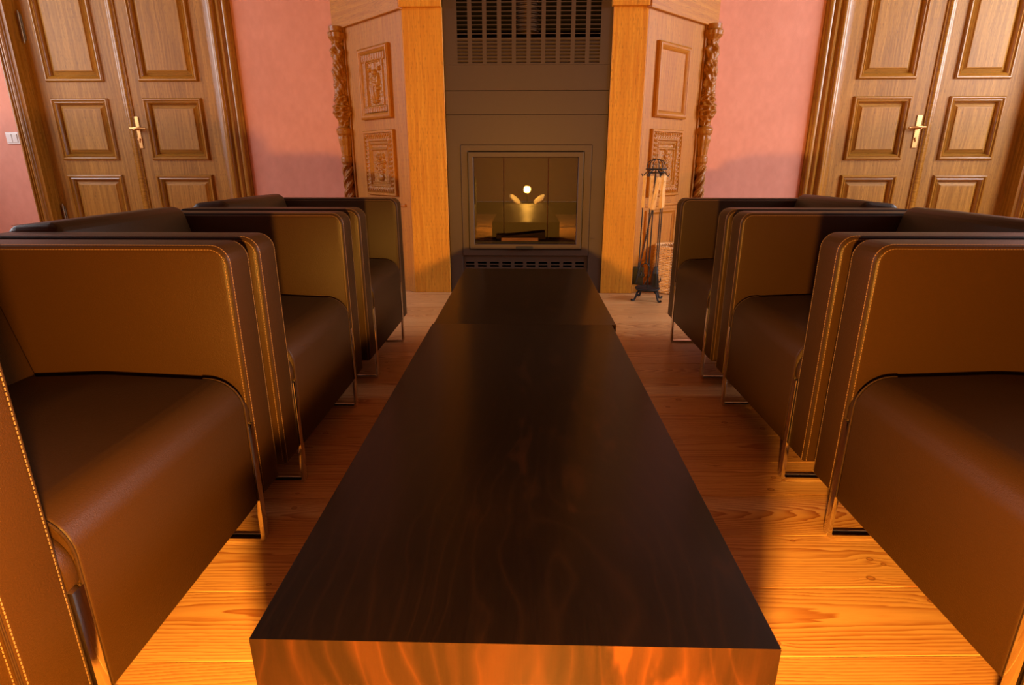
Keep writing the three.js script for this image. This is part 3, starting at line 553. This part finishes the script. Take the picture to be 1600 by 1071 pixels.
tool('fire_hook', 'thin iron fire hook hanging rightmost on the tool stand', 0.062, -0.015, 0.3, 0.0, 0.025, 0.13, [tube([[0, 0.14, 0], [0.004, 0.12, 0], [0.02, 0.115, 0], [0.03, 0.13, 0], [0.026, 0.145, 0]], 0.004, 20, 6)]);
{ // round wicker basket: stakes and over-under woven rods
  const t = thing('wicker_basket', 'woven wicker basket standing behind the tool stand', 'basket', [1.075, 0, -4.115]);
  const R = (y) => 0.128 + 0.02 * Math.sin(clamp(y / 0.33) * 2.6), N = 30, rows = [];
  for (let r = 0; r < 27; r++) {
    const y = 0.014 + r * 0.0112, pts = [];
    for (let i = 0; i < N * 4; i++) { const a = i / (N * 4) * Math.PI * 2, w = Math.cos(a * N / 2 + r * Math.PI) * 0.0052; pts.push([Math.cos(a) * (R(y) + w), y + 0.0015 * Math.sin(a * 3 + r * 1.7), Math.sin(a) * (R(y) + w)]); }
    rows.push(tube(pts, 0.0055, N * 6, 6, true));
  }
  stuff(obj('weave', rows.map((g) => boxUV(g, [0, 0])), M.wicker, t));
  stuff(obj('stakes', Array.from({ length: N }, (_, i) => { const a = (i + 0) / N * Math.PI * 2; return tube([0, 0.08, 0.16, 0.24, 0.32].map((y) => [Math.cos(a) * R(y), y + 0.005, Math.sin(a) * R(y)]), 0.0042, 10, 6); }), M.wicker, t));
  const twist = [0, 1, 2].map((k) => { const p = []; for (let i = 0; i < 90; i++) { const a = i / 90 * Math.PI * 2, b = a * 15 + k * 2.1; p.push([Math.cos(a) * (R(0.33) + Math.cos(b) * 0.007), 0.327 + Math.sin(b) * 0.007, Math.sin(a) * (R(0.33) + Math.cos(b) * 0.007)]); } return tube(p, 0.0058, 180, 6, true); });
  obj('rim', twist, M.wicker, t);
  obj('base', new THREE.CylinderGeometry(0.124, 0.124, 0.01, 40).translate(0, 0.008, 0), M.wicker, t);
}

// ---------------------------------------------------------------- the low lamp behind the near table (its light and mirror image are in the photo)
{
  const [lx, ly, lz] = LAMP.at, t = thing('floor_lamp', 'low lamp with bare round bulb, seen mirrored in the stove glass', 'lamp', [lx, 0, lz]);
  obj('base', new THREE.LatheGeometry([[0, 0], [0.1, 0], [0.1, 0.012], [0.02, 0.022], [0.012, 0.05], [0.009, 0.06], [0, 0.06]].map((p) => new THREE.Vector2(...p)), 32), M.iron, t);
  obj('stem', rod([0, 0.05, 0], [0, ly - 0.06, 0], 0.008), M.iron, t);
  obj('socket', new THREE.CylinderGeometry(0.018, 0.014, 0.05, 20).translate(0, ly - 0.055, 0), M.brass, t);
  obj('bulb', new THREE.SphereGeometry(0.046, 32, 20).translate(0, ly, 0), std({ color: rgb(0.9, 0.85, 0.75), roughness: 0.3, emissive: rgb(...LAMP.color), emissiveIntensity: 420 }), t);
  for (const s of [-1, 1]) {  // arms and pale paddles added to shape the wings beside the mirrored bulb
    const arm = obj('added_arm', tube([[0, ly - 0.22, 0], [s * 0.04, ly - 0.2, 0.03], [s * 0.1, ly - 0.19, 0.07]], 0.006, 20, 8), M.iron, t);
    obj('added_paddle', creased(new THREE.SphereGeometry(1, 28, 16).scale(0.095, 0.04, 0.012), 0.5).rotateZ(s * 0.65).translate(s * 0.172, ly - 0.135, 0.08), M.white, arm);
  }
  const p = new THREE.PointLight(new THREE.Color(...LAMP.color), LAMP.power); p.name = 'bulb_light'; p.position.set(0, ly, 0); p.castShadow = true; p.shadow.radius = 1.6; t.add(p);
}
scene.traverse((o) => { if (o.isMesh) o.castShadow = o.receiveShadow = true; });
renderer.render(scene, camera);
